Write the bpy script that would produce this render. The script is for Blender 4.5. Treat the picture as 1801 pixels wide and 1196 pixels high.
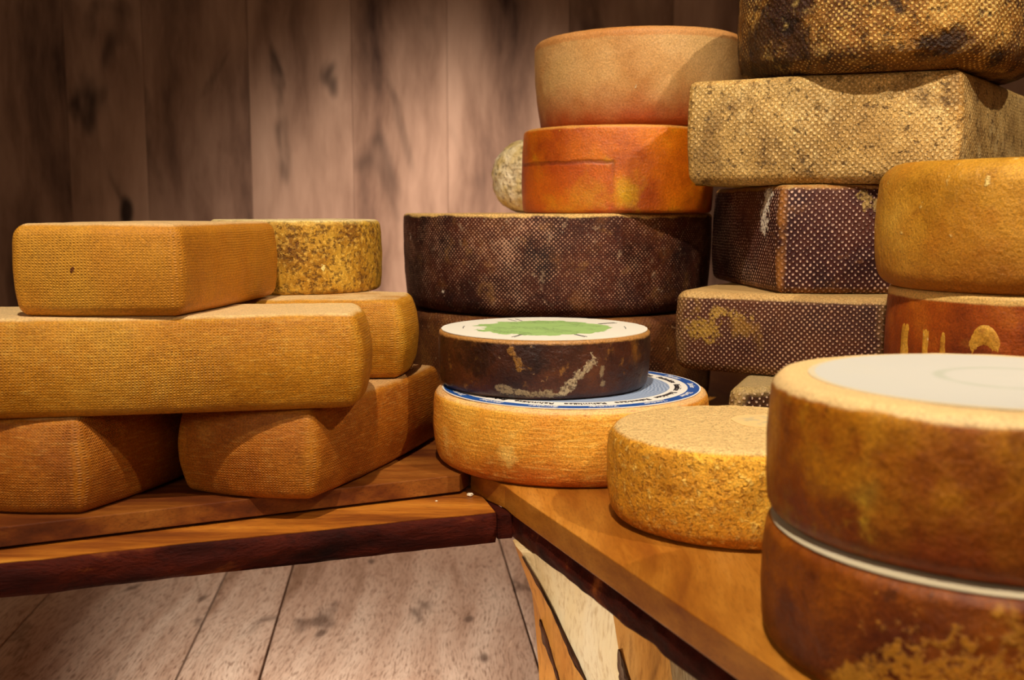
import bpy, bmesh, math, random
from mathutils import Vector, noise, Matrix
for o in list(bpy.data.objects): bpy.data.objects.remove(o)
S = bpy.context.scene
COL = S.collection
R = math.radians

# ------------------------------------------------------------------ camera
# display board top = z 0, eye level 0.30 m above it
cd = bpy.data.cameras.new('camera'); cam = bpy.data.objects.new('camera', cd); COL.objects.link(cam)
cd.sensor_width = 36.0; cd.lens = 1850 * 36.0 / 1801
cam.location = (0, 0, .30)
PITCH = math.atan(226 / 1850)
cam.rotation_euler = (math.pi / 2 - PITCH, 0, 0)
cd.clip_start = .02
cd.dof.use_dof = True; cd.dof.focus_distance = 1.2; cd.dof.aperture_fstop = 6.5
S.camera = cam

# ------------------------------------------------------------------ light
W = bpy.data.worlds.new('world'); S.world = W; W.use_nodes = True
W.node_tree.nodes['Background'].inputs[0].default_value = (1.0, .62, .36, 1)
W.node_tree.nodes['Background'].inputs[1].default_value = .10

def spot(name, loc, target, energy, angle, blend, radius, color):
    d = bpy.data.lights.new(name, 'SPOT'); o = bpy.data.objects.new(name, d); COL.objects.link(o)
    o.location = loc
    o.rotation_euler = (Vector(target) - Vector(loc)).to_track_quat('-Z', 'Y').to_euler()
    d.energy = energy; d.spot_size = R(angle); d.spot_blend = blend; d.shadow_soft_size = radius; d.color = color
    return o
spot('ceiling_spot', (-.12, .10, 1.95), (-.02, 1.20, .08), 175, 58, .7, .022, (1, .87, .70))
spot('ceiling_spot', (1.15, .25, 1.65), (.50, 1.25, .25), 80, 56, .7, .022, (1, .87, .70))
spot('unseen_wall_fill', (-.05, 1.93, .38), (-.14, 2.8, .14), 72, 92, 1.0, .05, (1, .88, .78))  # unseen lamp added behind the stack to brighten the wall
spot('unseen_low_fill', (-.36, .50, -.20), (-.30, 2.10, -.5), 330, 46, 1.0, .05, (1, .90, .82))  # added below the view, lifts the floor under the boards
spot('unseen_low_fill', (-.22, .40, -.27), (.10, 1.08, -.20), 14, 34, 1.0, .03, (1, .90, .76))  # second unseen lamp, added low in front to brighten the log leg
ad = bpy.data.lights.new('front_fill', 'AREA'); ao = bpy.data.objects.new('front_fill', ad); COL.objects.link(ao)  # added soft fill from the front left, out of view
ad.shape = 'DISK'; ad.size = .6; ad.energy = 10.5; ad.color = (1, .80, .60)
ao.location = (-.9, -1.0, .95); ao.rotation_euler = (Vector((.1, 1.2, 0)) - Vector(ao.location)).to_track_quat('-Z', 'Y').to_euler()
S.view_settings.view_transform = 'Standard'; S.view_settings.look = 'None'
S.view_settings.gamma = 1.0; S.view_settings.use_curve_mapping = False
S.view_settings.exposure = 0.0

# ------------------------------------------------------------------ node helper
def hexc(h):
    if not isinstance(h, str): return tuple(h)[:3] + (1,)
    v = [int(h[i:i + 2], 16) / 255 for i in (0, 2, 4)]
    return tuple(((c + .055) / 1.055) ** 2.4 if c > .04045 else c / 12.92 for c in v) + (1,)

class Mat:
    def __init__(s, name, rough=.6, spec=.35):
        s.m = bpy.data.materials.new(name); s.m.use_nodes = True
        s.t = s.m.node_tree; s.b = s.t.nodes['Principled BSDF']
        s.b.inputs['Roughness'].default_value = rough
        s.b.inputs['Specular IOR Level'].default_value = spec
        s.h = None
    def put(s, sock, v):
        if v is None: return
        if isinstance(v, bpy.types.NodeSocket): s.t.links.new(v, sock)
        elif isinstance(v, (tuple, list)) and len(v) == 4 and sock.type == 'VECTOR': sock.default_value = v[:3]
        else: sock.default_value = v
    def n(s, typ, ins={}, out=0, **pr):
        nd = s.t.nodes.new('ShaderNode' + typ)
        for k, v in pr.items(): setattr(nd, k, v)
        for k, v in ins.items(): s.put(nd.inputs[k], v)
        return nd.outputs[out]
    def ma(s, op, a, b=0.0, c=None, clamp=False):
        d = {0: a, 1: b}
        if c is not None: d[2] = c
        return s.n('Math', d, operation=op, use_clamp=clamp)
    def obj(s, seed=0, sc=(1, 1, 1)):
        v = s.n('TexCoord', out=3)
        return s.n('Mapping', {'Vector': v, 'Location': (seed * 1.37, seed * 2.11, seed * .73), 'Scale': sc})
    def uv(s): return s.n('TexCoord', out=2)
    def noise(s, vec, scale, detail=4, rough=.55, dist=0.0):
        return s.n('TexNoise', {'Vector': vec, 'Scale': scale, 'Detail': detail, 'Roughness': rough, 'Distortion': dist})
    def mr(s, v, a, b, c=0.0, d=1.0):
        return s.n('MapRange', {0: v, 1: a, 2: b, 3: c, 4: d}, interpolation_type='SMOOTHSTEP')
    def mix(s, f, a, b):
        nd = s.t.nodes.new('ShaderNodeMix'); nd.data_type = 'RGBA'
        s.put(nd.inputs[0], f); s.put(nd.inputs[6], a); s.put(nd.inputs[7], b)
        return nd.outputs[2]
    def ramp(s, f, stops):
        nd = s.t.nodes.new('ShaderNodeValToRGB'); s.put(nd.inputs[0], f); r = nd.color_ramp
        while len(r.elements) < len(stops): r.elements.new(.5)
        for e, (p, c) in zip(r.elements, stops): e.position = p; e.color = hexc(c)
        return nd.outputs[0]
    def addh(s, h, amp):
        h = s.ma('MULTIPLY', h, amp); s.h = h if s.h is None else s.ma('ADD', s.h, h)
    def attr(s, name): return s.n('Attribute', out=2, attribute_name=name)
    def done(s, col, strength=1.0):
        s.put(s.b.inputs['Base Color'], col)
        if s.h is not None:
            s.put(s.b.inputs['Normal'], s.n('Bump', {'Strength': strength, 'Distance': 1.0, 'Height': s.h}))
        return s.m

def tn(g, h):
    v = hexc(h)[:3] if isinstance(h, str) else h[:3]
    t = getattr(g, 'tone', (1, 1, 1))
    return (v[0] * t[0], v[1] * t[1], v[2] * t[2], 1)

def cheese(name, base, nscale=14, patches=(), weave=None, dots=None, grain=((260, .0006),), rough=.6, spec=.3,
           top=None, edge=None, seed=1, zgrad=None, extra=None, tone=(1, 1, 1),
           speck=.30, fiber=None, scuffs=()):
    """rind: lengths in metres; heights in metres"""
    g = Mat(name, rough, spec)
    g.tone = tone
    ob = g.obj(seed); uv = g.uv()
    n0 = g.noise(ob, nscale, 5, .6)
    k = len(base)
    col = g.ramp(n0, [(.32 + .36 * i / max(1, k - 1), tn(g, c)) for i, c in enumerate(base)])
    if zgrad:                                        # rind hue and shading painted toward the foot: (colour, z from, z to, amount)
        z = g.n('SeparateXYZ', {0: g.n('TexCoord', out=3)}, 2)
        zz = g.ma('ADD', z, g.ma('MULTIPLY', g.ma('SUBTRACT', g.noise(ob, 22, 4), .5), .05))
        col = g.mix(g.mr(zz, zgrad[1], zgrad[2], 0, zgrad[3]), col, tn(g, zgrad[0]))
    if weave:
        pu, pv, amp = weave
        sx = g.n('SeparateXYZ', {0: uv}, 0); sy = g.n('SeparateXYZ', {0: uv}, 1)
        wob = g.ma('MULTIPLY', g.noise(ob, 16, 3), .006)
        a = g.ma('SINE', g.ma('MULTIPLY', g.ma('ADD', sx, wob), 6.2832 / pu))
        b = g.ma('SINE', g.ma('MULTIPLY', g.ma('ADD', sy, wob), 6.2832 / pv))
        h = g.ma('ADD', g.ma('MULTIPLY', a, b), g.ma('MULTIPLY', b, .6))
        msk = g.mr(g.noise(g.obj(seed + 9), 9, 3), .35, .65, .35, 1)
        h = g.ma('MULTIPLY', h, msk)
        g.addh(h, amp)
        lift = g.mr(h, .2, 1.4, 0, .12)
        col = g.mix(lift, col, tn(g, 'F0C88C'))
    if dots:                                         # pitch, colour, threshold, bump, amount, patchiness
        p, dc, thr, amp, amt, pat = dots
        dv = g.n('VectorMath', {0: uv, 1: g.n('VectorMath', {0: g.n('TexNoise', {'Vector': ob, 'Scale': 70, 'Detail': 2}, 1), 1: (p * .9,) * 3}, operation='MULTIPLY')}, operation='ADD')
        sx = g.n('SeparateXYZ', {0: dv}, 0); sy = g.n('SeparateXYZ', {0: dv}, 1)
        w = 6.2832 / p / 1.4142
        a = g.ma('COSINE', g.ma('MULTIPLY', g.ma('ADD', sx, sy), w))
        b = g.ma('COSINE', g.ma('MULTIPLY', g.ma('SUBTRACT', sx, sy), w))
        h = g.ma('MULTIPLY', g.ma('ADD', a, b), .5)
        nz = g.ma('MULTIPLY', g.ma('SUBTRACT', g.noise(ob, 120, 4), .5), pat)
        pz = g.ma('MULTIPLY', g.ma('SUBTRACT', g.noise(g.obj(seed + 5), 11, 3), .5), pat * 1.6)
        hh = g.ma('ADD', h, g.ma('ADD', nz, pz))
        col = g.mix(g.mr(hh, thr, thr + .4, 0, amt), col, tn(g, dc))
        g.addh(g.mr(h, -.3, .9), amp)
    for i, pt in enumerate(patches):                 # colour, scale, lo, hi, amount[, height, detail]
        c, sc, lo, hi, amt = pt[:5]
        f = g.noise(g.obj(seed + 3.1 * (i + 1)), sc, pt[6] if len(pt) > 6 else 5, .62)
        f = g.mr(f, lo, hi)
        if len(pt) > 5 and pt[5]: g.addh(f, pt[5])
        col = g.mix(g.ma('MULTIPLY', f, amt), col, tn(g, c))
    if top:                                          # colour, z threshold, wobble, amount
        z = g.n('SeparateXYZ', {0: g.n('TexCoord', out=3)}, 2)
        zz = g.ma('ADD', z, g.ma('MULTIPLY', g.ma('SUBTRACT', g.noise(ob, top[4] if len(top) > 4 else 45, 4), .5), top[2]))
        col = g.mix(g.mr(zz, top[1] - .0015, top[1] + .0015, 0, top[3]), col, hexc(top[0]))
    if edge:                                         # colour, amount
        e = g.ma('MULTIPLY', g.attr('edge'), g.mr(g.noise(ob, 60, 4), .3, .6))
        col = g.mix(g.ma('MULTIPLY', e, edge[1]), col, tn(g, edge[0]))
    if extra: col = extra(g, col, ob, uv)
    if fiber:                                        # lines across the cloth: (u scale, v scale, amp)
        fn = g.noise(g.n('Mapping', {'Vector': uv, 'Scale': (fiber[0], fiber[1], 1)}), 1.0, 3, .6)
        g.addh(fn, fiber[2]); col = g.mix(g.mr(fn, .5, .72, 0, .22), col, tn(g, 'F2D2A0')); col = g.mix(g.mr(fn, .46, .3, 0, .22), col, tn(g, '6A2E0C'))
    for a, b, w, cc, amt in scuffs:                  # worn streaks from a to b (object space)
        A = Vector(a); B = Vector(b) - A
        P = g.n('VectorMath', {0: g.n('TexCoord', out=3), 1: tuple(A)}, operation='SUBTRACT')
        t = g.ma('DIVIDE', g.n('VectorMath', {0: P, 1: tuple(B)}, 1, operation='DOT_PRODUCT'), B.dot(B), clamp=True)
        q = g.n('VectorMath', {0: tuple(B), 'Scale': t}, operation='SCALE')
        d = g.n('VectorMath', {0: g.n('VectorMath', {0: P, 1: q}, operation='SUBTRACT')}, 1, operation='LENGTH')
        d = g.ma('ADD', d, g.ma('MULTIPLY', g.ma('SUBTRACT', g.noise(g.obj(seed + 2), 130, 5, .65), .5), w * 3.6))
        f = g.ma('MULTIPLY', g.mr(d, w * .45, w * .8, amt, 0), g.mr(g.noise(g.obj(seed + 6), 260, 3), .36, .52, .25, 1))
        col = g.mix(f, col, tn(g, cc)); g.addh(f, .0005)
    if speck:
        sp = g.noise(g.obj(seed + 4), 520, 3, .7)
        k = g.mr(sp, .28, .72, 1 - speck, 1 + speck * .9)
        col = g.n('VectorMath', {0: col, 'Scale': k}, operation='SCALE')
    for sc, amp in grain: g.addh(g.noise(ob, sc, 5, .6), amp)
    return g.done(col)

# ------------------------------------------------------------------ object helpers
def link(name, me, mat=None, parent=None, loc=None):
    o = bpy.data.objects.new(name, me); COL.objects.link(o)
    if mat is not None: me.materials.append(mat)
    if parent is not None: o.parent = parent
    if loc is not None: o.location = loc
    return o
def tag(o, label=None, cat=None, group=None, kind=None):
    for k, v in (('label', label), ('category', cat), ('group', group), ('kind', kind)):
        if v: o[k] = v
    return o
def empty(name, loc=(0, 0, 0), rz=0):
    o = bpy.data.objects.new(name, None); COL.objects.link(o); o.location = loc; o.rotation_euler = (0, 0, rz)
    o.empty_display_size = .02
    return o

def circle(r, n=220, wob=0.0, seed=0):
    pts = []
    for i in range(n):
        a = 2 * math.pi * i / n
        rr = r * (1 + wob * noise.noise(Vector((math.cos(a) * 1.3 + seed, math.sin(a) * 1.3, seed * .7))))
        pts.append((rr * math.cos(a), rr * math.sin(a), math.cos(a), math.sin(a), 0.0))
    return pts
def rpoly(q, rc, n=260, bow=0.0):
    """rounded polygon (CCW) -> (x, y, nx, ny, corner) evenly spaced; bow pushes the middle of each side out"""
    k = len(q); raw = []
    q = [Vector(p) for p in q]
    cs = []
    for i in range(k):
        p, a, b = q[i], q[i - 1], q[(i + 1) % k]
        u = (a - p).normalized(); v = (b - p).normalized()
        th = math.acos(max(-1, min(1, u.dot(v)))); t = rc / math.tan(th / 2)
        c = p + (u + v).normalized() * (rc / math.sin(th / 2))
        cs.append((p + u * t, p + v * t, c))
    for i in range(k):
        s, e, c = cs[i]
        a0 = math.atan2(*(s - c).yx); a1 = math.atan2(*(e - c).yx)
        while a1 < a0: a1 += 2 * math.pi
        m = max(6, int(rc * (a1 - a0) / .0015))
        for j in range(m + 1):
            a = a0 + (a1 - a0) * j / m
            raw.append((c.x + rc * math.cos(a), c.y + rc * math.sin(a), math.cos(a), math.sin(a), math.sin(math.pi * j / m)))
        s2 = cs[(i + 1) % k][0]; L = (s2 - e).length; m = max(3, int(L / .0035))
        d = (s2 - e).normalized(); nx, ny = d.y, -d.x
        for j in range(1, m):
            t = j / m; b = bow * 4 * t * (1 - t); sl = bow * 4 * (1 - 2 * t) / L
            nn = Vector((nx, ny)) - d * sl; nn.normalize()
            raw.append((e.x + d.x * L * t + nx * b, e.y + d.y * L * t + ny * b, nn.x, nn.y, 0.0))
    return raw
def area_centroid(b):
    A = cx = cy = 0
    for i in range(len(b)):
        x0, y0 = b[i][:2]; x1, y1 = b[(i + 1) % len(b)][:2]; c = x0 * y1 - x1 * y0
        A += c; cx += (x0 + x1) * c; cy += (y0 + y1) * c
    return cx / (3 * A), cy / (3 * A)
def loft(name, base, h, et, eb, bulge, mat, parent=None, loc=(0, 0, 0), amp=.0015, nsc=9, fine=.0006, seed=0,
         taper=0.0, side=26, dents=(), sag=0.0):
    """solid with footprint base and height h; rounded top (et) and bottom (eb) edges, side bulge, inward taper at foot"""
    cx, cy = area_centroid(base)
    base = [(x - cx, y - cy, nx, ny, c) for x, y, nx, ny, c in base]
    prof = []                                        # inset, z, edge
    ne = 8
    for i in range(ne + 1):
        a = math.pi / 2 * i / ne; prof.append((eb * (1 - math.sin(a)), eb * (1 - math.cos(a)), math.sin(2 * a) * .5 if i else 0))
    for i in range(1, side):
        t = i / side; prof.append((0, eb + (h - et - eb) * t, 0))
    for i in range(ne + 1):
        a = math.pi / 2 * i / ne; prof.append((et * (1 - math.cos(a)), h - et + et * math.sin(a), max(math.sin(2 * a), .0)))
    rings = []
    for ins, z, e in prof:
        t = z / h; b = bulge * (1 - (2 * t - 1) ** 2) - taper * (1 - t)
        rings.append([(x + nx * (b - ins), y + ny * (b - ins), z, max(e, c)) for x, y, nx, ny, c in base])
    vs = []; att = []; uvs = []; n = len(base)
    per = [0]
    for i in range(n):
        a = base[i]; b_ = base[(i + 1) % n]; per.append(per[-1] + math.hypot(a[0] - b_[0], a[1] - b_[1]))
    caps = [.97, .9, .8, .65, .5, .35, .2, .08]
    top = [[(x * f, y * f, h, 0) for x, y, z, e in rings[-1]] for f in caps]
    bot = [[(x * f, y * f, 0, 0) for x, y, z, e in rings[0]] for f in (.9, .4)]
    allr = bot[::-1] + rings + top
    s0 = len(bot)
    off = Vector((seed * 3.3, seed * 1.7, seed * 5.1))
    vl = []
    arc = 0; prev = None
    for ri, ring in enumerate(allr):
        p0 = ring[0]
        if prev: arc += math.dist(p0[:3], prev[:3])
        if ri == s0: arc = 0
        prev = p0
        for i, (x, y, z, e) in enumerate(ring):
            p = Vector((x, y, z)); nv = noise.noise_vector(p * nsc + off) * amp + noise.noise_vector(p * 60 + off) * fine
            k = min(1, z / .012)
            nv.z *= .5 * k
            if ri >= s0 + len(rings) - 2: nv.z = min(nv.z, .0004)
            if ri < s0: nv.z = 0
            for (dx, dy, dz, dr, dd) in dents:
                d = (p - Vector((dx, dy, dz))).length
                if d < dr: nv -= Vector((base[i][2], base[i][3], 0)) * dd * (1 - (d / dr) ** 2) ** 2
            p += nv
            vs.append(p); att.append(e); vl.append(arc)
    nr = len(allr)
    vs.append(Vector((0, 0, 0))); vs.append(Vector((0, 0, h)))
    att += [0, 0]; cb = len(vs) - 2; ct = len(vs) - 1
    fs = []; fu = []
    capi = s0 + len(rings) - 1
    for r in range(nr - 1):
        for i in range(n):
            j = (i + 1) % n
            f = (r * n + i, r * n + j, (r + 1) * n + j, (r + 1) * n + i)
            fs.append(f)
            if r >= capi or r < s0: fu += [(vs[k].x, vs[k].y + 1.0) for k in f]
            else:
                fu += [(per[i], vl[f[0]]), (per[i + 1], vl[f[0]]), (per[i + 1], vl[f[3]]), (per[i], vl[f[3]])]
    for i in range(n):
        j = (i + 1) % n
        fs.append((cb, j, i)); fu += [(vs[k].x, vs[k].y + 1.0) for k in fs[-1]]
        f = ((nr - 1) * n + i, (nr - 1) * n + j, ct); fs.append(f); fu += [(vs[k].x, vs[k].y + 1.0) for k in f]
    me = bpy.data.meshes.new(name); me.from_pydata(vs, [], fs)
    uvl = me.uv_layers.new(name='UVMap')
    uvl.data.foreach_set('uv', [c for u in fu for c in u])
    at = me.attributes.new('edge', 'FLOAT', 'POINT'); at.data.foreach_set('value', att)
    me.polygons.foreach_set('use_smooth', [True] * len(me.polygons))
    me.update()
    o = link(name, me, mat, parent, (loc[0] + cx, loc[1] + cy, loc[2]))
    return o
def wheel(x, y, z, r, h, mat, label, group=None, et=.01, eb=.01, bulge=.004, wob=.012, **k):
    b = circle(r, 240, wob, k.get('seed', 0))
    o = loft('round_cheese', b, h, et, eb, bulge, mat, None, (x, y, z), **k)
    return tag(o, label, 'cheese', group)
def block(q, z, h, rc, mat, label, group=None, et=.012, eb=.012, bulge=.004, bow=.004, **k):
    o = loft('cheese_block', rpoly(q, rc, bow=bow), h, et, eb, bulge, mat, None, (0, 0, z), **k)
    return tag(o, label, 'cheese', group)
def disc(name, r, th, mat, parent, loc, wob=.004, n=160, inner=None):
    """thin paper disc following the flat top"""
    vs = []; fs = []
    rr = [r * (1 + wob * noise.noise(Vector((math.cos(2 * math.pi * i / n) * 2, math.sin(2 * math.pi * i / n) * 2, r * 50)))) for i in range(n)]
    fr = [1, 1, .8, .6, .4, .2]
    for k, f in enumerate(fr):
        for i in range(n):
            a = 2 * math.pi * i / n; vs.append((rr[i] * f * math.cos(a), rr[i] * f * math.sin(a), 0 if k == 0 else th))
    vs.append((0, 0, th)); c = len(vs) - 1
    for k in range(len(fr) - 1):
        for i in range(n):
            j = (i + 1) % n; fs.append((k * n + i, k * n + j, (k + 1) * n + j, (k + 1) * n + i))
    k = len(fr) - 1
    for i in range(n): fs.append((k * n + i, k * n + (i + 1) % n, c))
    fs.append(tuple(range(n - 1, -1, -1)))
    me = bpy.data.meshes.new(name); me.from_pydata(vs, [], fs)
    return link(name, me, mat, parent, loc)

# ------------------------------------------------------------------ wood
def wood(name, cols, axis='X', stretch=14, sc=6, dark=None, knots=None, rough=.45, spec=.4, seed=1, fineamp=.0002, soft=False, fmix=.45):
    g = Mat(name, rough, spec)
    s = {'X': (1 / stretch, 1, 1), 'Y': (1, 1 / stretch, 1), 'Z': (1, 1, 1 / stretch)}[axis]
    oi = g.n('ObjectInfo', out=5)
    base = g.n('TexCoord', out=3)
    shift = g.n('CombineXYZ', {0: g.ma('MULTIPLY', oi, 7), 1: g.ma('MULTIPLY', oi, 5), 2: g.ma('MULTIPLY', oi, 9)})
    b2 = g.n('VectorMath', {0: base, 1: shift}, operation='ADD')
    warp = g.n('VectorMath', {0: b2, 1: g.n('VectorMath', {0: g.n('TexNoise', {'Vector': b2, 'Scale': 3.2, 'Detail': 2}, 1), 1: (.06,) * 3}, operation='MULTIPLY')}, operation='ADD')
    v = g.n('Mapping', {'Vector': warp, 'Scale': s, 'Location': (seed, seed * 2, seed * 3)})
    n1 = g.noise(v, sc, 6, .6)
    k = len(cols)
    col = g.ramp(n1, [(.3 + .4 * i / (k - 1), c) for i, c in enumerate(cols)])
    if not soft:
        n2 = g.noise(v, sc * 22, 3, .6)
        col = g.mix(g.mr(n2, .45, .75, 0, fmix), col, hexc(dark or cols[0]))
        g.addh(n2, fineamp)
    if knots:
        kc, ks, amt = knots
        kv = g.n('Mapping', {'Vector': warp, 'Scale': tuple(.45 if x < 1 else 1 for x in s)})
        kn = g.noise(kv, ks, 3, .5, .6)
        f = g.mr(kn, .60, .74)
        col = g.mix(g.ma('MULTIPLY', f, amt), col, hexc(kc))
        kv2 = g.n('TexVoronoi', {'Vector': kv, 'Scale': ks * .9})
        col = g.mix(g.mr(kv2, .04, .11, amt, 0), col, hexc(kc))
    return g.done(col)

m_floor = wood('grey_brown_plank', ['94745A', 'BC9C82', 'CEB298', 'DAC2A8'], 'Y', 10, 14, '6E4C36', ('4A3427', 9, .75), .6, .25, 2, .0009, fmix=.85)
m_wall = wood('dim_plank', ['3C2820', '80614E', 'A5836C', 'B8967E'], 'Z', 5, 5, '4A3228', ('1E1310', 5, .9), .7, .15, 5, .0003, soft=True)
m_board = wood('oiled_board_left', ['3E1A0A', '64300F', '864C18', 'A06426'], 'X', 7, 26, '3A180A', None, .42, .4, 3, .00008)
m_board2 = wood('oiled_board_right', ['7E4010', '9E5E18', 'B67626', 'C88A38'], 'Y', 7, 24, '74400E', None, .40, .4, 6, .00008)
m_slab = wood('rough_slab', ['542408', '8A4A12', 'B87020', 'CC8A30'], 'X', 8, 22, '54260E', None, .45, .4, 8, .0004)
m_slabside = wood('slab_edge_dark', ['180503', '340C05', '4C1607', '96501E'], 'X', 7, 20, '140503', None, .75, .12, 4, .0012)

def box_poly(name, pts, z0, z1, mat, parent=None, bev=.0015, loc=(0, 0, 0)):
    bm = bmesh.new()
    vb = [bm.verts.new((x - loc[0], y - loc[1], z0 - loc[2])) for x, y in pts]; vt = [bm.verts.new((x - loc[0], y - loc[1], z1 - loc[2])) for x, y in pts]
    n = len(pts)
    bm.faces.new(vb[::-1]); bm.faces.new(vt)
    for i in range(n): bm.faces.new((vb[i], vb[(i + 1) % n], vt[(i + 1) % n], vt[i]))
    bmesh.ops.recalc_face_normals(bm, faces=bm.faces)
    if bev: bmesh.ops.bevel(bm, geom=list(bm.edges), offset=bev, segments=2, affect='EDGES', profile=.6)
    me = bpy.data.meshes.new(name); bm.to_mesh(me); bm.free()
    return link(name, me, mat, parent, loc)

# floor: planks running away from the camera
FZ = -.50
floor = box_poly('floor', [(-2.2, -.6), (2.6, -.6), (2.6, 2.95), (-2.2, 2.95)], FZ - .06, FZ - .02, m_floor, None, 0)
tag(floor, kind='structure')
dx_dy = -.108
def seam(xp, yp):                                   # plank seam through (xp, yp), running along the plank direction
    return lambda y: xp + (y - yp) * dx_dy
cuts = [-1.79, -1.50, -1.21, -.966, -.612, -.468, 0.02, .33, .62, .95, 1.3, 1.7, 2.1]
for a, b in zip(cuts[:-1], cuts[1:]):
    y0, y1 = -.55, 2.86; g_ = .0022
    f = lambda x, y: x + (y - 2.03) * dx_dy
    o = box_poly('floor_plank', [(f(a, y0) + g_, y0), (f(b, y0) - g_, y0), (f(b, y1) - g_, y1), (f(a, y1) + g_, y1)],
                 FZ - .02, FZ, m_floor, floor, .0015, ((a + b) / 2, 2.0, FZ))
# wall: wide vertical planks
wall = box_poly('wall_back', [(-2.3, 2.86), (2.6, 2.86), (2.6, 2.95), (-2.3, 2.95)], FZ - .02, 2.2, m_wall, None, 0)
tag(wall, kind='structure')
wc = [-2.2, -1.80, -1.50, -1.17, -.965, -.69, -.42, -.17, .15, .42, .78, 1.1, 1.5, 1.9, 2.3]
random.seed(4)
for i, (a, b) in enumerate(zip(wc[:-1], wc[1:])):
    d = random.uniform(-.0015, .0015)
    box_poly('wall_plank', [(a + .0003, 2.82 + d), (b - .0003, 2.82 + d), (b - .0003, 2.86), (a + .0003, 2.86)], FZ, 2.15, m_wall, wall, .0012, ((a + b) / 2, 2.84, .3))

# ------------------------------------------------------------------ display boards
lb = box_poly('display_board', [(-.92, .776), (-.06, 1.180), (-.030, 1.262), (-.030, 2.15), (-.92, 2.15)], -.020, 0, m_board, None, .0012, (-.45, 1.3, -.020))
tag(lb, 'brown wooden display board on the left, under the yellow cheese loaves', 'board')
rb = box_poly('display_board', [(.003, 1.099), (.247, .475), (1.05, .475), (1.05, 2.15), (-.026, 2.15), (-.026, 1.262), (-.0485, 1.206), (-.033, 1.172), (-.008, 1.132)], -.026, 0, m_board2, None, .0012, (.4, 1.3, -.026))
tag(rb, 'golden brown wooden display board on the right, under the round cheeses', 'board')

def live_slab(name, p0, p1, back, z0, z1, seed, label, endcut):
    """thick slab; the front edge is the wavy edge of the trunk, p0 -> p1 left to right; back = depth vector"""
    p0 = Vector(p0); p1 = Vector(p1); bk = Vector(back); L = (p1 - p0).length; d = (p1 - p0) / L
    out = Vector((d.y, -d.x)); n = int(L / .006); rows = 9
    root = empty(name, (p0.x, p0.y, z0))
    T = lambda x, y, z: (x - p0.x, y - p0.y, z - z0)
    vt = []; ft = []
    wav = lambda s: .006 * noise.noise(Vector((s * 5, seed, 0))) + .0025 * noise.noise(Vector((s * 22, seed, 3)))
    front = []
    for i in range(n + 1):
        s = L * i / n; front.append(p0 + d * s + out * wav(s))
    # top, bottom, back
    me = bpy.data.meshes.new('plank_body'); vs = []; fs = []
    for i in range(n + 1):
        f = front[i]; b = p0 + d * (L * i / n) + bk
        t = i / n; ec = endcut * max(0, 1 - (L - L * t) / .05) if i > n - 9 else 0
        vs += [T(f.x, f.y, z1), T(b.x, b.y, z1), T(b.x, b.y, z0), T(f.x - out.x * .007, f.y - out.y * .007, z0 + .002)]
    for i in range(n):
        a = i * 4; c = a + 4
        fs += [(a, c, c + 1, a + 1), (a + 1, c + 1, c + 2, a + 2), (a + 2, c + 2, c + 3, a + 3), (a + 3, c + 3, c, a)]
    fs += [(3, 2, 1, 0)[::-1], (n * 4, n * 4 + 1, n * 4 + 2, n * 4 + 3)]
    me.from_pydata(vs, [], fs); me.update()
    bm = bmesh.new(); bm.from_mesh(me); bmesh.ops.recalc_face_normals(bm, faces=bm.faces); bm.to_mesh(me); bm.free()
    body = link('plank_body', me, m_slab, root)
    # rough waney edge, in front of the body
    vs = []; fs = []
    for i in range(n + 1):
        s = L * i / n
        for k in range(rows + 1):
            t = k / rows; z = z0 + (z1 - z0) * t - (.0008 if k == rows else 0)
            bul = .004 * math.sin(math.pi * t) + .0045 * noise.noise(Vector((s * 9, t * 2.0, seed))) * math.sin(math.pi * t) ** .5 + .0016 * noise.noise(Vector((s * 45, t * 9, seed)))
            lower = .006 * (1 - t) ** 2
            p = front[i] + out * (.0012 + bul - lower * .2)
            vs.append(T(p.x, p.y, z))
    for i in range(n):
        for k in range(rows):
            a = i * (rows + 1) + k; fs.append((a, a + rows + 1, a + rows + 2, a + 1))
    m = len(vs)
    for i in range(n + 1):                           # back of the strip, buried in the body
        for k in (0, rows):
            p = front[i] - out * .003; vs.append(T(p.x, p.y, z0 + .0005 if k == 0 else z1 - .0008))
    for i in range(n):
        a = i * (rows + 1); b = m + i * 2
        fs += [(a, b, b + 2, a + rows + 1), (a + rows, a + 2 * rows + 1, b + 3, b + 1)]
    e = n * (rows + 1)
    fs.append(tuple([e + k for k in range(rows + 1)] + [m + n * 2 + 1, m + n * 2]))
    me = bpy.data.meshes.new('waney_edge'); me.from_pydata(vs, [], fs); me.update()
    bm = bmesh.new(); bm.from_mesh(me); bmesh.ops.recalc_face_normals(bm, faces=bm.faces); bm.to_mesh(me); bm.free()
    me.polygons.foreach_set('use_smooth', [len(p.vertices) == 4 for p in me.polygons])
    w = link('waney_edge', me, m_slabside, root); tag(w, 'dark rough reddish brown waney edge')
    return tag(root, label, 'shelf')
live_slab('wooden_shelf', (-.93, .782), (-.018, 1.108), (-.06, .24), -.0570, -.0232, 1.0,
          'dark thick wooden shelf with a rough waney edge, below the left display board', .012)
live_slab('wooden_shelf', (-.010, 1.155), (.258, .47), (.33, .13), -.056, -.0265, 7.0,
          'dark rough-edged shelf slab directly under the right display board', .004)

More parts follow.
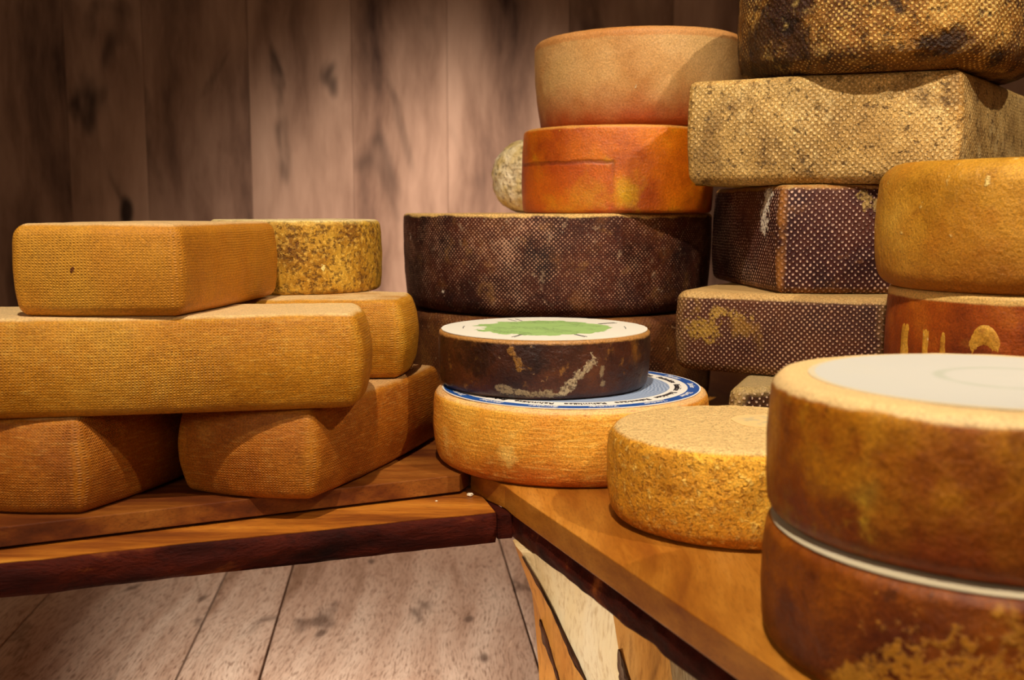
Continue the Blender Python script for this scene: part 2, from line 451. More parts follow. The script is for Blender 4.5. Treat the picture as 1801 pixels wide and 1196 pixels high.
# split log leg under the right slab
m_pale = wood('pale_split_wood', ['C79C5E', 'E0BE85', 'EFD7A6', 'F3E2BC'], 'Z', 7, 12, 'A87A40', None, .7, .2, 5, .0006)
m_orange = wood('orange_sapwood', ['9A5A22', 'BF7A30', 'D19244', 'DBA75E'], 'Z', 8, 10, '7A441C', ('4A2416', 14, .8), .6, .3, 7, .0004)
m_bark = wood('dark_bark', ['24100C', '3A1E14', '5A3A28', '7A6450'], 'Z', 4, 30, '180A08', None, .8, .2, 9, .0012)
leg = empty('log_leg', (.15, 1.12, FZ))
zs = [-.0565, -.09, -.13, -.17, -.21, -.26, -.33, -.42, FZ]
def lerp_tab(z, tab):
    for (z0, a), (z1, b) in zip(tab[:-1], tab[1:]):
        if z <= z0 and z >= z1:
            t = (z - z0) / (z1 - z0); return a + (b - a) * t
    return tab[-1][1]
edges = [  # x along height for each vertical arris, y
    ([(-.0565, .0020), (-.118, .0215), (-.20, .0305), (-.33, .038), (-.5, .045)], 1.115),
    ([(-.0565, .0030), (-.118, .0230), (-.20, .0490), (-.33, .080), (-.5, .105)], 1.095),
    ([(-.0565, .0085), (-.118, .0415), (-.20, .0790), (-.33, .130), (-.5, .170)], 1.075),
    ([(-.0565, .0950), (-.16, .1120), (-.20, .1220), (-.33, .180), (-.5, .220)], 1.030),
    ([(-.0565, .1500), (-.13, .1600), (-.21, .1700), (-.33, .230), (-.5, .270)], 1.040),
    ([(-.0565, .2600), (-.13, .2700), (-.21, .2900), (-.33, .330), (-.5, .360)], 1.160),
    ([(-.0565, .0600), (-.13, .0700), (-.21, .0900), (-.33, .110), (-.5, .130)], 1.240)]
FM = [1, 1, 0, 1, 0, 0, 0]
vs = []; fs = []; mi = []
NZ = 44; NF = 6
zz = [zs[0] + (FZ - zs[0]) * i / NZ for i in range(NZ + 1)]
for z in zz:
    P = [Vector((lerp_tab(z, t), y)) for t, y in edges]
    for k in range(7):
        a, b = P[k], P[(k + 1) % 7]
        for j in range(NF):
            p = a.lerp(b, j / NF)
            q = Vector((p.x, p.y, z)); nn = noise.noise_vector(Vector((q.x * 25, q.y * 25, q.z * 6))) * .0035
            if z == zz[0] or z == zz[-1]: nn.z = 0
            vs.append((q.x + nn.x - .15, q.y + nn.y - 1.12, z - FZ))
n = 7 * NF
for r in range(NZ):
    for i in range(n):
        fs.append((r * n + i, (r + 1) * n + i, (r + 1) * n + (i + 1) % n, r * n + (i + 1) % n)); mi.append(FM[i // NF])
fs.append(tuple(range(n - 1, -1, -1))[::-1]); mi.append(0)
fs.append(tuple(NZ * n + i for i in range(n))[::-1]); mi.append(0)
me = bpy.data.meshes.new('log_body'); me.from_pydata(vs, [], fs)
me.materials.append(m_pale); me.materials.append(m_orange)
for p, k in zip(me.polygons, mi): p.material_index = k
bm = bmesh.new(); bm.from_mesh(me); bmesh.ops.recalc_face_normals(bm, faces=bm.faces); bm.to_mesh(me); bm.free()
link('log_body', me, None, leg)
def bark(k, z0, z1, wmax, seed, side=0.0):
    t, y = edges[k]; vs = []; fs = []; N = 60
    for i in range(N + 1):
        z = z0 + (z1 - z0) * i / N
        x = lerp_tab(z, t) + side
        w = wmax * max(.12, .55 + .9 * noise.noise(Vector((z * 28, seed, 0)))) * min(1, (i + 1) / 5, (N + 1 - i) / 5)
        for j in range(5):
            u = j / 4 * 2 - 1
            jag = .0012 * noise.noise(Vector((z * 160, j, seed)))
            vs.append((x + u * w + jag - .15, y + (abs(u) * .5 * w) - .0045 * (1 - u * u) - .0015 - 1.12 + jag, z - FZ))
    for i in range(N):
        for j in range(4): a = i * 5 + j; fs.append((a, a + 5, a + 6, a + 1))
    m0 = len(vs)
    vs += [(v[0], v[1] + .006, v[2]) for v in vs]
    fs += [tuple(m0 + q for q in f[::-1]) for f in fs]
    for i in range(N):
        for j in (0, 4): a = i * 5 + j; fs.append((a, a + 5, a + 5 + m0, a + m0))
    fs += [(j, j + 1, j + 1 + m0, j + m0) for j in range(4)] + [(N * 5 + j, N * 5 + j + 1, N * 5 + j + 1 + m0, N * 5 + j + m0) for j in range(4)]
    me = bpy.data.meshes.new('bark_strip'); me.from_pydata(vs, [], fs)
    bm = bmesh.new(); bm.from_mesh(me); bmesh.ops.recalc_face_normals(bm, faces=bm.faces); bm.to_mesh(me); bm.free()
    return link('bark_strip', me, m_bark, leg)
bark(2, -.062, -.49, .0042, 1.5); bark(1, -.14, -.45, .0040, 4.2); bark(3, -.145, -.42, .009, 8.8)
tag(leg, 'pale split log leg with dark bark streaks under the right shelf', 'table leg')

cb_ = box_poly('corner_block', [(-.0160, 1.113), (.0010, 1.117), (-.0150, 1.150), (-.0165, 1.190), (-.0365, 1.190)], -.0555, -.0270, m_slabside, None, .002, (-.014, 1.13, -.0555))
tag(cb_, 'small dark block between the end of the left shelf and the right shelf', 'block')

# ------------------------------------------------------------------ rinds
YL = dict(weave=(.0034, .0028, .00028), grain=((420, .0005), (40, .0008)), rough=.55, spec=.3, tone=(.88, .80, .28))
m_loaf = cheese('loaf_rind_a', ['A86C14', 'BC7E20', 'C88C34', 'D09A4C'], 7, [('85490E', 5, .54, .72, .5), ('B08A3A', 6, .56, .72, .4), ('E6C083', 16, .6, .75, .3), ('6A340C', 60, .74, .8, .6)], seed=1, top=('EACB94', .0965, .006, .8, 20), edge=('D8A658', .3), fiber=(70, 260, .0003), **YL)
YL2 = dict(YL, tone=(.80, .62, .26))
m_loaf2 = cheese('loaf_rind_b', ['A0601A', 'B07022', 'BC7E30', 'C68E44'], 8, [('7E4210', 6, .54, .72, .5), ('D9B078', 14, .6, .75, .35)], seed=7, top=('DDB67A', .0965, .006, .6, 20), edge=('C8902E', .5), fiber=(60, 300, .0005), **YL2)
m_loaf3 = cheese('loaf_rind_c', ['B87628', 'C68636', 'CC9040', 'D6A050'], 6, [('A8621E', 7, .55, .75, .45), ('B08A5C', 9, .55, .72, .35), ('8E3A1A', 90, .76, .8, .5)], seed=13, top=('EBCB94', .0895, .004, .7, 20), edge=('D0904A', .3),
                 scuffs=(((-.035, -.15, .045), (-.034, -.15, .048), .003, '5A1E08', .9),), **YL)
m_mott = cheese('mottled_ochre_rind', ['7E5218', 'A47624', 'B88C34', 'C49C48'], 24, [('4A260C', 150, .50, .62, .7, -.0008, 4), ('5A2E10', 16, .52, .7, .35), ('E6BE6E', 200, .50, .66, .6), ('EFE0B8', 42, .69, .72, .9, .0006), ('A8922F', 12, .55, .7, .4)], seed=21, top=('E6CF98', .0925, .006, .9), grain=((200, .0012),), edge=('E6CF98', .3), tone=(1.05, 1.0, .55))
m_dark = cheese('dark_cloth_rind', ['260E0A', '3C180C', '522413', '643618'], 12, [('8A5424', 10, .56, .72, .6), ('1A0A08', 7, .55, .7, .5), ('A0703A', 34, .58, .72, .45), ('C8A888', 60, .60, .74, .45), ('EEDCC4', 75, .68, .71, .95, .0006)], dots=(.0044, 'CFA080', .42, .0005, .8, 1.8), seed=31, top=('DDB36A', .146, .013, .9, 24), grain=((350, .001), (60, .0016)), speck=.6)
m_dark2 = cheese('brown_cloth_rind', ['34180C', '52290F', '6A3C18', '845422'], 14, [('9A7034', 12, .55, .72, .6), ('C9A070', 60, .66, .72, .7, .0004)], dots=(.0049, 'B98A62', .62, .0004, .6, 1.2), seed=35, grain=((300, .001),), speck=.6)
def imprint(g, col, ob, uv):                        # pressed rectangle on the orange wheel
    sx = g.n('SeparateXYZ', {0: uv}, 0); sy = g.n('SeparateXYZ', {0: uv}, 1)
    w = g.ma('MULTIPLY', g.ma('SUBTRACT', g.noise(ob, 30, 3), .5), .010)
    x = g.ma('ADD', sx, w); y = g.ma('ADD', sy, w)
    X1 = IMP[0]; Y1 = IMP[1]
    def band(v, c, h): return g.mr(g.ma('ABSOLUTE', g.ma('SUBTRACT', v, c)), h, h * 5, 1, 0)
    ins = g.ma('MULTIPLY', g.mr(x, X1 - .003, X1 + .003, 1, 0), g.mr(y, Y1 - .003, Y1 + .002, 1, 0))
    col = g.mix(g.ma('MULTIPLY', ins, .45), col, hexc('B8480E'))
    ln = g.ma('MULTIPLY', band(y, Y1, .0009), g.mr(x, X1, X1 + .004, 1, 0))
    lv = g.ma('MULTIPLY', band(x, X1, .0008), g.ma('MULTIPLY', g.mr(y, Y1, Y1 + .003, 1, 0), g.mr(y, Y1 - .04, Y1, .1, .7)))
    f = g.ma('MAXIMUM', ln, lv)
    g.addh(f, -.0010)
    return g.mix(g.ma('MULTIPLY', f, .6), col, hexc('6A220A'))
IMP = (.665, .076)
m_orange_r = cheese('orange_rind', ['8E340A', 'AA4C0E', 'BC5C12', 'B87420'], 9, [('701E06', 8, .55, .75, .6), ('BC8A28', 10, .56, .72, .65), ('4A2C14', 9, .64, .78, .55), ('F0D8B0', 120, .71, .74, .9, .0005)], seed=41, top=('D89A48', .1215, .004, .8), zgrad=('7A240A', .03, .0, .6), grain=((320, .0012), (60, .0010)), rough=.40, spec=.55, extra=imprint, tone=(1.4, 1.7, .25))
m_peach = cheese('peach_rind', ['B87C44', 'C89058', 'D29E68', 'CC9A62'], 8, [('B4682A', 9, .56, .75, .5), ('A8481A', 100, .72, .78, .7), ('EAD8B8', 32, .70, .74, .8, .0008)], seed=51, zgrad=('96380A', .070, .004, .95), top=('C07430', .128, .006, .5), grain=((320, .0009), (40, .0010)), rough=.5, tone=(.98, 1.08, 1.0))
m_white = cheese('white_mould_rind', ['A88C50', 'D6C28C', 'ECE0C0', 'F2EAD4'], 22, [('6A4A20', 130, .54, .66, .6, -.0016, 4), ('5E3A1A', 60, .62, .70, .5, -.001), ('C8AC6A', 14, .5, .66, .4)], seed=61, tone=(1.25, 1.2, 1.1), speck=.2, grain=((120, .006), (45, .006)))
m_beige = cheese('beige_cloth_rind', ['7E6438', '9C804A', 'B0945A', 'BEA66E'], 14, [('5A4020', 18, .52, .66, .5), ('D2C08C', 26, .58, .72, .5), ('3E2812', 100, .56, .66, .75, -.0006), ('4A3018', 9, .60, .74, .4)], dots=(.0060, 'DCC690', .34, .0007, .7, 1.3), seed=71, edge=('C09448', .4), grain=((260, .0014), (70, .0012)), speck=.55, tone=(1.22, 1.10, .95))
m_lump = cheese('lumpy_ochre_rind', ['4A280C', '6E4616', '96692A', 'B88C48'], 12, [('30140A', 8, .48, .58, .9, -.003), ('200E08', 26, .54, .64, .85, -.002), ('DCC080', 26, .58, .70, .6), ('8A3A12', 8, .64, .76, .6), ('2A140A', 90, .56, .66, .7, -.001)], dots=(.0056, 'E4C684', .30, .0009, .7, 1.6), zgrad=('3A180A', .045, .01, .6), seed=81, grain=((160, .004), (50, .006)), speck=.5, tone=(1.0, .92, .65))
def LO(q, rc, p):                                    # world point -> a block's own coordinates
    cx, cy = area_centroid(rpoly(q, rc)); return (p[0] - cx, p[1] - cy, p[2])
QN = [(.344, 1.352), (.66, 1.338), (.66, 1.72), (.317, 1.660)]
m_net = cheese('dark_net_rind', ['220A0A', '34100E', '481E14', '542A16'], 8, [('7A5426', 7, .60, .72, .5), ('8A5A34', 40, .60, .72, .4), ('EBDCC4', 26, .70, .735, .95, .0004)], dots=(.0060, 'D0AC94', .46, .0007, .95, 1.0), seed=91, top=('B08A4C', .135, .014, .85, 50), edge=('A0662A', .85), grain=((300, .0006),),
               scuffs=((LO(QN, .010, (.339, 1.40, .126)), LO(QN, .010, (.339, 1.405, .092)), .019, 'F0E6D2', .95), (LO(QN, .010, (.326, 1.60, .06)), LO(QN, .010, (.326, 1.60, .03)), .008, 'D8C8B0', .8),
                       (LO(QN, .010, (.445, 1.345, .122)), LO(QN, .010, (.462, 1.344, .114)), .013, 'A8884A', .9)))
QB = [(.217, 1.408), (.465, 1.278), (.66, 1.60), (.42, 1.74)]
m_net2 = cheese('brown_net_rind', ['34160E', '462012', '5A2E16', '70401C'], 7, [('A07428', 12, .60, .68, .6, .0005), ('EBD6B0', 40, .73, .76, .9, .0006)], dots=(.0052, 'CFA684', .36, .0008, .9, .75), seed=97, top=('CFA868', .0985, .006, .9, 40), edge=('B08448', .45), grain=((300, .0008),),
                scuffs=((LO(QB, .022, (.245, 1.388, .058)), LO(QB, .022, (.262, 1.376, .056)), .020, 'A8802E', .9), (LO(QB, .022, (.265, 1.374, .082)), LO(QB, .022, (.31, 1.34, .078)), .010, 'B48C3C', .85),
                        (LO(QB, .022, (.352, 1.31, .068)), LO(QB, .022, (.358, 1.306, .064)), .010, 'A8803A', .7)))
m_net3 = cheese('small_net_rind', ['2A120C', '3A1C0E', '54361A', '624220'], 9, [('A88848', 20, .56, .68, .6)], dots=(.0068, 'E2C4A4', .35, .0008, .95, .4), seed=99, top=('CDB078', .081, .010, .9, 40), edge=('C0A060', .8), grain=((300, .0008),))
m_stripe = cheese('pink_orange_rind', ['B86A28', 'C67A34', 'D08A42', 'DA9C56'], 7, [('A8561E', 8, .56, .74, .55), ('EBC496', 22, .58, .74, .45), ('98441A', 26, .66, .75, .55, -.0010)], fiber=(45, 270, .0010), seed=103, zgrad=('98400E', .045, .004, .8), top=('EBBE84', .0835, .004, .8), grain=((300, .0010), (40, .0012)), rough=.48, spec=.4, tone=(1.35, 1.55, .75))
m_smallb = cheese('smoked_brown_rind', ['1E0A06', '32140A', '4A220E', '623416'], 11, [('8E5A1C', 13, .55, .70, .7), ('9A5E1A', 8, .60, .74, .5), ('B07A34', 50, .60, .72, .5), ('140605', 20, .54, .66, .7), ('C8A070', 110, .68, .74, .6)], seed=111, top=('C08A48', .0635, .005, .85, 60), fiber=None, grain=((240, .0014), (50, .0016)), rough=.40, spec=.5,
                  scuffs=(((.0145, -.1297, .006), (.052, -.120, .044), .0075, 'B8A27C', .9), ((-.055, -.118, .012), (.010, -.130, .006), .0055, '9A8460', .85), ((.062, -.115, .036), (.064, -.114, .012), .004, '9A8460', .7), ((-.040, -.124, .058), (-.030, -.127, .036), .006, '9A6A26', .8)))
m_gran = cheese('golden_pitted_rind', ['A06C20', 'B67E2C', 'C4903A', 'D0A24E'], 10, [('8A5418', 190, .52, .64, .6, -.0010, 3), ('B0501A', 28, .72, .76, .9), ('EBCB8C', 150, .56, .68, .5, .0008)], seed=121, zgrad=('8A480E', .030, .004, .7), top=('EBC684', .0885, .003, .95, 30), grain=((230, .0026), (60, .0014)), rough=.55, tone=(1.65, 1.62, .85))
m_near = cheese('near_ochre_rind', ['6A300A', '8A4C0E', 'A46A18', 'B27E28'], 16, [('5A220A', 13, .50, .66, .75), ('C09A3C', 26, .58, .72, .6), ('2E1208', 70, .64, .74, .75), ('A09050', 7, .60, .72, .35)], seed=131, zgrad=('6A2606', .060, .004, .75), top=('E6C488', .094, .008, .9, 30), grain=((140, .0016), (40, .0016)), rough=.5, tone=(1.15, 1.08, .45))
m_near2 = cheese('near_brown_rind', ['4A1A08', '68300A', '82440C', '985C18'], 16, [('B4823C', 8, .575, .62, .85, .0006), ('2E0E06', 50, .58, .70, .75), ('C8924A', 40, .68, .74, .6)], seed=137, scuffs=(((-.094, -.117, .028), (-.02, -.147, .036), .034, 'B07A34', .9),), grain=((140, .0016), (40, .0016)), rough=.5, tone=(1.15, 1.08, .45))
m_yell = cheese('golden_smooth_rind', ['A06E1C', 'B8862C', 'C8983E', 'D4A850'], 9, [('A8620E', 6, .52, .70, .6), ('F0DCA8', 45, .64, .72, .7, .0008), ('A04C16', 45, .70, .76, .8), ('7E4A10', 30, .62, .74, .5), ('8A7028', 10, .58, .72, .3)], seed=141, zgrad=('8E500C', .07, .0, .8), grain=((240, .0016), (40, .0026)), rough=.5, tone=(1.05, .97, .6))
m_rust = cheese('rust_rind', ['5A1E0A', '76300A', '98450C', 'AE5E14'], 10, [('4A140A', 9, .52, .7, .7), ('DCC8A0', 55, .72, .77, .8), ('B07428', 22, .62, .75, .5)], seed=151, top=('E2B96C', .1195, .003, .95, 40), grain=((220, .001),), rough=.45)
m_mark = cheese('pressed_mark_rind', ['AE741E', 'C8922E', 'D8A848'], 30, [('F0E4C8', 40, .66, .72, .8), ('8A4A14', 60, .6, .7, .5)], seed=157, grain=((220, .0012),))

# ------------------------------------------------------------------ left stack of loaves
LG = 'yellow cheese loaves stacked on the left board'
block([(-.428, 1.018), (-.350, 1.270), (-.53, 1.325), (-.615, 1.050)], 0, .098, .008, m_loaf2,
      'short yellow cheese loaf at bottom left, corner turned to the front', LG, bow=.010, bulge=.010, et=.008, eb=.009, seed=1,
      dents=((.045, -.12, .06, .03, .0),))
block([(-.209, 1.068), (-.100, 1.385), (-.235, 1.43), (-.352, 1.106)], 0, .098, .009, m_loaf2,
      'long yellow cheese loaf in the bottom layer, pointing back, one end overhanging the board', LG, bow=.008, bulge=.010, et=.008, eb=.009, seed=2)
block([(-.162, 1.072), (-.176, 1.200), (-.60, 1.140), (-.62, .992)], .098, .099, .009, m_loaf,
      'longest yellow cheese loaf, lying across the two bottom loaves', LG, bow=.006, bulge=.011, et=.008, eb=.009, seed=3,
      dents=((.2, -.03, .07, .016, .006),))
block([(-.137, 1.262), (-.133, 1.380), (-.44, 1.49), (-.50, 1.255)], .098, .097, .009, m_loaf,
      'yellow cheese loaf behind the longest loaf, under the mottled wheel', LG, bow=.006, bulge=.010, et=.008, eb=.009, seed=4)
block([(-.326, 1.029), (-.290, 1.290), (-.458, 1.330), (-.488, 1.029)], .197, .0915, .010, m_loaf3,
      'orange-yellow cheese loaf on top of the left stack', LG, bow=.004, bulge=.005, seed=5)
wheel(-.292, 1.430, .195, .112, .0945, m_mott, 'mottled ochre and brown cheese wheel behind the topmost left loaf', et=.007, eb=.007, bulge=.003, seed=6)

# ------------------------------------------------------------------ middle stack
BG = 'large dark wheels in the middle stack'
wheel(.078, 1.751, 0, .249, .1455, m_dark2, 'large brown cheese wheel at the bottom of the middle stack, behind the small wheels', BG, et=.012, eb=.012, bulge=.004, seed=8)
wheel(.0725, 1.751, .1465, .2515, .1505, m_dark, 'large dark cheese wheel with pale specks and a cream torn rim', BG, et=.006, eb=.022, bulge=.004, taper=.008, seed=9)
wheel(.163, 1.655, .2975, .1455, .1250, m_orange_r, 'orange cheese wheel with a pressed rectangle, standing on the dark wheel', et=.006, eb=.006, bulge=.003, seed=10)
pc = wheel(.204, 1.728, .4262, .165, .142, m_peach, 'peach coloured cheese wheel on top of the orange wheel', et=.010, eb=.012, bulge=.004, taper=.010, seed=11)
pc.rotation_euler = (0, R(-1.1), 0)
o = wheel(.055, 1.888, .2975, .087, .128, m_white, 'small white mouldy round cheese behind the orange wheel', et=.058, eb=.050, bulge=.004, amp=.004, nsc=18, fine=.0038, seed=12)

# ------------------------------------------------------------------ right stack
NG = 'square net-marked blocks in the right stack'
block([(.258, 1.250), (.36, 1.285), (.60, 1.58), (.44, 1.68)], 0, .0875, .014, m_net3,
      'small glimpse of a net-marked cheese block at the foot of the right stack', NG, seed=14)
block([(.217, 1.408), (.465, 1.278), (.66, 1.60), (.42, 1.74)], .0880, .1065, .022, m_net2,
      'brown net-marked cheese block with ochre patches and a pale upper corner', NG, bow=.005, et=.012, eb=.014, seed=15, amp=.002)
block([(.344, 1.352), (.66, 1.338), (.66, 1.72), (.317, 1.660)], .1945, .140, .010, m_net,
      'dark maroon net-marked cheese block with white dots and an ochre corner', NG, bow=.003, et=.008, eb=.010, seed=16, amp=.002)
block([(.234, 1.415), (.539, 1.290), (.88, 1.755), (.44, 1.80)], .3345, .136, .007, m_beige,
      'large beige cheese block with a coarse cloth pattern, high on the right stack', None, bow=.004, et=.010, eb=.016, seed=17, amp=.0025)
wheel(.505, 1.462, .4710, .186, .150, m_lump, 'lumpy brown and ochre round cheese on top of the beige block', et=.045, eb=.03, bulge=.010, wob=.03, amp=.006, nsc=10, fine=.003, seed=18)

wheel(.568, 1.120, 0, .155, .092, m_near2, 'brown cheese wheel lowest in the right hand pile, under the rust coloured wheel', None, seed=19)
rust = wheel(.563, 1.114, .092, .154, .128, m_rust, 'rust coloured cheese wheel with large pressed marks and a cream top rim', et=.005, eb=.008, bulge=.002, seed=20)
wheel(.556, 1.118, .220, .158, .131, m_yell, 'golden round cheese with pitted rind on the rust coloured wheel', et=.022, eb=.018, bulge=.007, amp=.0025, seed=22)
def mark(parent, r, a0, a1, z0, z1, th=.0034, shape=None, name='pressed_mark'):
    """raised stroke wrapped round the side of a wheel; coordinates are local to it"""
    vs = []; fs = []; na = max(3, int((a1 - a0) / .008)); nz = 8
    for k in range(nz + 1):
        for i in range(na + 1):
            a = a0 + (a1 - a0) * i / na; z = z0 + (z1 - z0) * k / nz
            if shape: a, z = shape(i / na, k / nz)
            b = math.sin(math.pi * min(1, max(0, i / na))) ** .3 if 0 < i < na else 0
            c = math.sin(math.pi * k / nz) ** .35 if 0 < k < nz else 0
            rr = r - .001 + th * b * c + .0008 * noise.noise(Vector((a * 90, z * 200, 3)))
            vs.append((rr * math.cos(a), rr * math.sin(a), z))
    for k in range(nz):
        for i in range(na): p = k * (na + 1) + i; fs.append((p, p + 1, p + na + 2, p + na + 1))
    m0 = len(vs); vs += [(x * .97, y * .97, z) for x, y, z in vs]
    bd = [(k * (na + 1), (k + 1) * (na + 1)) for k in range(nz)] + [((k + 1) * (na + 1) + na, k * (na + 1) + na) for k in range(nz)] + \
         [(i + 1, i) for i in range(na)] + [(nz * (na + 1) + i, nz * (na + 1) + i + 1) for i in range(na)]
    fs += [tuple(m0 + q for q in f[::-1]) for f in fs] + [(b, a, a + m0, b + m0) for a, b in bd]
    me = bpy.data.meshes.new(name); me.from_pydata(vs, [], fs)
    bm = bmesh.new(); bm.from_mesh(me); bmesh.ops.recalc_face_normals(bm, faces=bm.faces); bm.to_mesh(me); bm.free()
    me.polygons.foreach_set('use_smooth', [True] * len(me.polygons))
    return link(name, me, m_mark, parent)
def ang(px, cx=.563, cy=1.114, r=.155):             # side angle facing sight line with tangent px
    # first crossing of the sight line x = px*y with the circle
    A = px * px + 1; B = -2 * (px * cx + cy); C = cx * cx + cy * cy - r * r
    y = (-B - math.sqrt(max(0, B * B - 4 * A * C))) / (2 * A); x = px * y
    return math.atan2(y - cy, x - cx)
for u0, u1 in ((.3655, .3690), (.3725, .3815), (.3930, .4005), (.4100, .4180)):
    mark(rust, .1550, ang(u0), ang(u1), .020, .098)
A0, A1 = ang(.4370), ang(.4690); w_ = (A1 - A0)
def arch(u, v):                                      # u: along, v: across the stroke
    th = math.pi * (1 - u); rr = .5 - .20 * (v * 2 - 1) - .10
    return (A0 + A1) / 2 + w_ * rr * math.cos(th) * 1.0, .066 + .030 * rr / .5 * math.sin(th) - (.0 if .12 < u < .88 else .0)
mark(rust, .1550, A0, A1, .06, .1, shape=arch)
mark(rust, .1550, A0, A0 + w_ * .34, .022, .072); mark(rust, .1550, A1 - w_ * .34, A1, .050, .072)

# ------------------------------------------------------------------ printed labels
def ring_mat(name, stops, extra=None, rough=.5):
    g = Mat(name, rough, .3); ob = g.n('TexCoord', out=3)
    x = g.n('SeparateXYZ', {0: ob}, 0); y = g.n('SeparateXYZ', {0: ob}, 1)
    rad = g.ma('SQRT', g.ma('ADD', g.ma('MULTIPLY', x, x), g.ma('MULTIPLY', y, y)))
    col = hexc(stops[0][1])
    for r, c in stops[1:]: col = g.mix(g.mr(rad, r - .0004, r + .0004), col, hexc(c))
    if extra: col = extra(g, col, ob, rad, x, y)
    g.addh(g.noise(ob, 60, 3), .0006)
    return g.done(col)
def bluelines(g, col, ob, rad, x, y):
    d = g.n('VectorMath', {0: ob, 1: g.n('VectorMath', {0: g.n('TexNoise', {'Vector': ob, 'Scale': 30, 'Detail': 2}, 1), 1: (.01,) * 3}, operation='MULTIPLY')}, operation='ADD')
    w = g.n('TexWave', {'Vector': d, 'Scale': 75, 'Distortion': 2.5, 'Detail': 2}, 1, wave_type='RINGS', rings_direction='Z')
    ins = g.mr(rad, .1195, .1205, 1, 0)
    col = g.mix(g.ma('MULTIPLY', ins, g.mr(w, .3, .7, 0, .55)), col, hexc('54709C'))
    return col
LR = .1575
m_lab1 = ring_mat('blue_white_label', [(0, 'A9B8D0'), (.120, 'F0ECE2'), (.1415, '1E52A0'), (.1555, 'F2EEE4')], bluelines)
kalm = wheel(.0720, 1.274, 0, .1645, .0880, m_stripe, 'pinkish orange cheese wheel with a blue and white printed label, under the small dark wheel', et=.009, eb=.011, bulge=.005, taper=.003, seed=24, wob=.008)
lab = disc('paper_label', LR, .0008, m_lab1, kalm, (0, 0, .0882))
tag(lab, 'white paper label with blue ring and black writing')
def ink(name, c):
    g = Mat(name, .5, .3); return g.done(hexc(c))
m_ink = ink('black_ink', '241C20'); m_wink = ink('white_ink', 'E6E6E2')
def word_mesh(text, size, rb, mat, th=.0003, bold=.0):
    c = bpy.data.curves.new('t', 'FONT'); c.body = text; c.size = size; c.align_x = 'CENTER'; c.offset = bold; c.resolution_u = 3
    o = bpy.data.objects.new('t', c); COL.objects.link(o)
    dg = bpy.context.evaluated_depsgraph_get(); me = bpy.data.meshes.new_from_object(o.evaluated_get(dg))
    bpy.data.objects.remove(o); bpy.data.curves.remove(c)
    bm = bmesh.new(); bm.from_mesh(me)
    for v in bm.verts:
        a = math.pi / 2 - v.co.x / (rb + size * .35); r = rb + v.co.y
        v.co = (r * math.cos(a), r * math.sin(a), 0)
    g = bmesh.ops.extrude_face_region(bm, geom=list(bm.faces))
    for e in g['geom']:
        if isinstance(e, bmesh.types.BMVert): e.co.z += th
    bmesh.ops.recalc_face_normals(bm, faces=bm.faces)
    bm.to_mesh(me); bm.free(); me.materials.clear(); me.materials.append(mat); me.name = 'printed_word'
    return me
wm = word_mesh('Rahmkäse', .0118, .1262, m_ink, bold=.0001); wz = word_mesh('Zürcher', .0100, .1445, m_wink)
for k in range(14):
    for me_, off in ((wm, 0), (wz, .12)):
        o = bpy.data.objects.new('printed_word', me_); COL.objects.link(o); o.parent = lab
        o.location = (0, 0, .00085); o.rotation_euler = (0, 0, 2 * math.pi * k / 14 + .07 + off)

sw = wheel(.0400, 1.290, .0895, .1300, .0675, m_smallb, 'small dark brown cheese wheel with a green and white label, on the blue labelled wheel', et=.004, eb=.008, bulge=.002, seed=26, taper=.003)
def greenblob(g, col, ob, rad, x, y):
    w = g.ma('MULTIPLY', g.ma('SUBTRACT', g.noise(ob, 32, 4), .5), .07)
    f = g.mr(g.ma('ADD', rad, w), .080, .083, 1, 0)
    col = g.mix(f, col, hexc('A2C878'))
    v = g.noise(g.obj(4, (1, 2.2, 1)), 130, 4, .6)
    l = g.mr(g.ma('ABSOLUTE', g.ma('SUBTRACT', v, .5)), .008, .022, 1, 0)
    v2 = g.mr(g.noise(g.obj(9), 28, 2), .48, .56)
    return g.mix(g.ma('MULTIPLY', g.ma('MULTIPLY', l, v2), f), col, hexc('2C4A34'))
m_lab2 = ring_mat('green_label', [(0, 'F0ECDC'), (1, 'F0ECDC')], greenblob)
l2 = disc('paper_label', .1265, .0008, m_lab2, sw, (0, 0, .0677), wob=.006)
tag(l2, 'white paper label with a green shape')
tw = word_mesh('Alpkäse', .009, .099, m_ink)
def stroke(parent, pts, w, z, mat, name='printed_line'):
    vs = []; fs = []
    for i, p in enumerate(pts):
        p = Vector(p); q = Vector(pts[min(i + 1, len(pts) - 1)]) - Vector(pts[max(i - 1, 0)]); q.normalize(); n_ = Vector((-q.y, q.x)) * w / 2
        for s in (1, -1):
            for h in (0, .0003): vs.append((p.x + n_.x * s, p.y + n_.y * s, z + h))
    for i in range(len(pts) - 1):
        a = i * 4; b = a + 4
        fs += [(a + 1, b + 1, b + 3, a + 3), (a, a + 1, b + 1, b)[::-1], (a + 2, b + 2, b + 3, a + 3)[::-1], (a, b, b + 2, a + 2)[::-1]]
    fs += [(0, 1, 3, 2), (len(vs) - 4, len(vs) - 2, len(vs) - 1, len(vs) - 3)]
    me = bpy.data.meshes.new(name); me.from_pydata(vs, [], fs); return link(name, me, mat, parent)
bpy.data.meshes.remove(tw)
for a in (-1.95, -1.92, -1.13, -1.16, .5, .55, 1.9, 2.0, 3.0, -.15):
    stroke(l2, [(r_ * math.cos(a), r_ * math.sin(a)) for r_ in (.082, .095, .108)] if abs(a) < 2.5 and abs(a) > .3 else
           [(.1 * math.cos(a + t * .05), .1 * math.sin(a + t * .05)) for t in range(6)], .0009, .00085, m_ink)

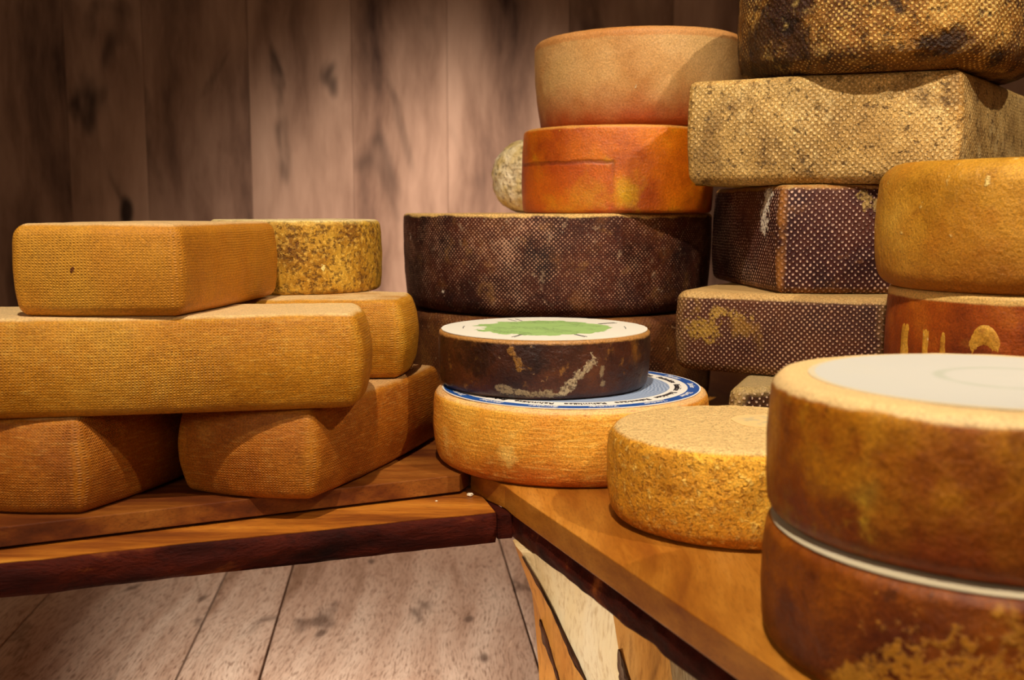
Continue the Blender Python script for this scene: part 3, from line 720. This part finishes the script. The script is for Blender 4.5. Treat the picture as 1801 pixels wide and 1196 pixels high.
# ------------------------------------------------------------------ front right
pw = wheel(.2195, 1.0145, 0, .121, .0915, m_gran, 'golden cheese wheel with a grainy rind, on the right board beside the near pile', et=.012, eb=.015, bulge=.005, amp=.002, fine=.0012, seed=28, taper=.002)
def faint(g, col, ob, rad, x, y):
    f = g.ma('MULTIPLY', g.mr(g.noise(ob, 60, 4), .42, .6), g.mr(rad, .020, .034, 1, 0))
    return g.mix(g.ma('MULTIPLY', f, .45), col, hexc('98A08A'))
def near_lab(g, col, ob, rad, x, y):
    xx = g.ma('ADD', x, -.012)
    r2 = g.ma('SQRT', g.ma('ADD', g.ma('MULTIPLY', xx, xx), g.ma('MULTIPLY', y, y)))
    l = g.mr(g.ma('ABSOLUTE', g.ma('SUBTRACT', r2, .047)), .0015, .006, 1, 0)
    l = g.ma('MULTIPLY', l, g.mr(g.noise(ob, 20, 2), .3, .55, .4, 1))
    col = g.mix(g.ma('MULTIPLY', l, .55), col, hexc('A8B09C'))
    s = g.mr(g.noise(g.obj(3), 16, 3), .55, .7)
    return g.mix(g.ma('MULTIPLY', s, .35), col, hexc('C8C4B4'))
m_lab3 = ring_mat('pale_label', [(0, 'C6C4BA'), (.1185, 'CFC2A2')], near_lab)
m_lab4 = ring_mat('stamp', [(0, 'EBC684'), (1, 'EBC684')], faint)
st = disc('faint_stamp', .034, .0004, m_lab4, pw, (.035, .02, .0916), wob=.1); tag(st, 'faint bluish grey stamp')
n2 = wheel(.3280, .704, 0, .1490, .0850, m_near2, 'near brown cheese wheel, lower of the two at the front right corner', et=.009, eb=.012, bulge=.003, seed=30)
l4 = disc('paper_label', .1455, .0008, m_lab3, n2, (0, 0, .0851)); tag(l4, 'white paper label showing as a thin crescent')
n1 = wheel(.328, .710, .0862, .1455, .1000, m_near, 'near ochre cheese wheel with a pale round label, upper one at the front right corner', et=.011, eb=.014, bulge=.003, seed=32)
l3 = disc('paper_label', .1225, .0009, m_lab3, n1, (.002, 0, .1001), wob=.01); tag(l3, 'pale label with a faint greenish ring')

# ------------------------------------------------------------------ crumbs on the shelf
random.seed(9)
m_crumb = cheese('crumb', ['E8D8B4', 'F2E8D0'], 200, seed=3)
for k, (x, y, s, lb_) in enumerate(((-.048, 1.172, .0035, 'white crumb near the right end of the dark left shelf'), (-.085, 1.150, .0014, 'tiny pale speck beside the white crumb on the left shelf'))):
    bm = bmesh.new(); bmesh.ops.create_icosphere(bm, subdivisions=2, radius=s)
    for v in bm.verts: v.co += noise.noise_vector(v.co * 400 + Vector((k, 0, 0))) * s * .5; v.co.z *= .55
    zmin = min(v.co.z for v in bm.verts)
    for v in bm.verts: v.co.z -= zmin
    me = bpy.data.meshes.new('cheese_crumb'); bm.to_mesh(me); bm.free()
    o = link('cheese_crumb', me, m_crumb, None, (x, y, -.0232)); tag(o, lb_, 'crumb')
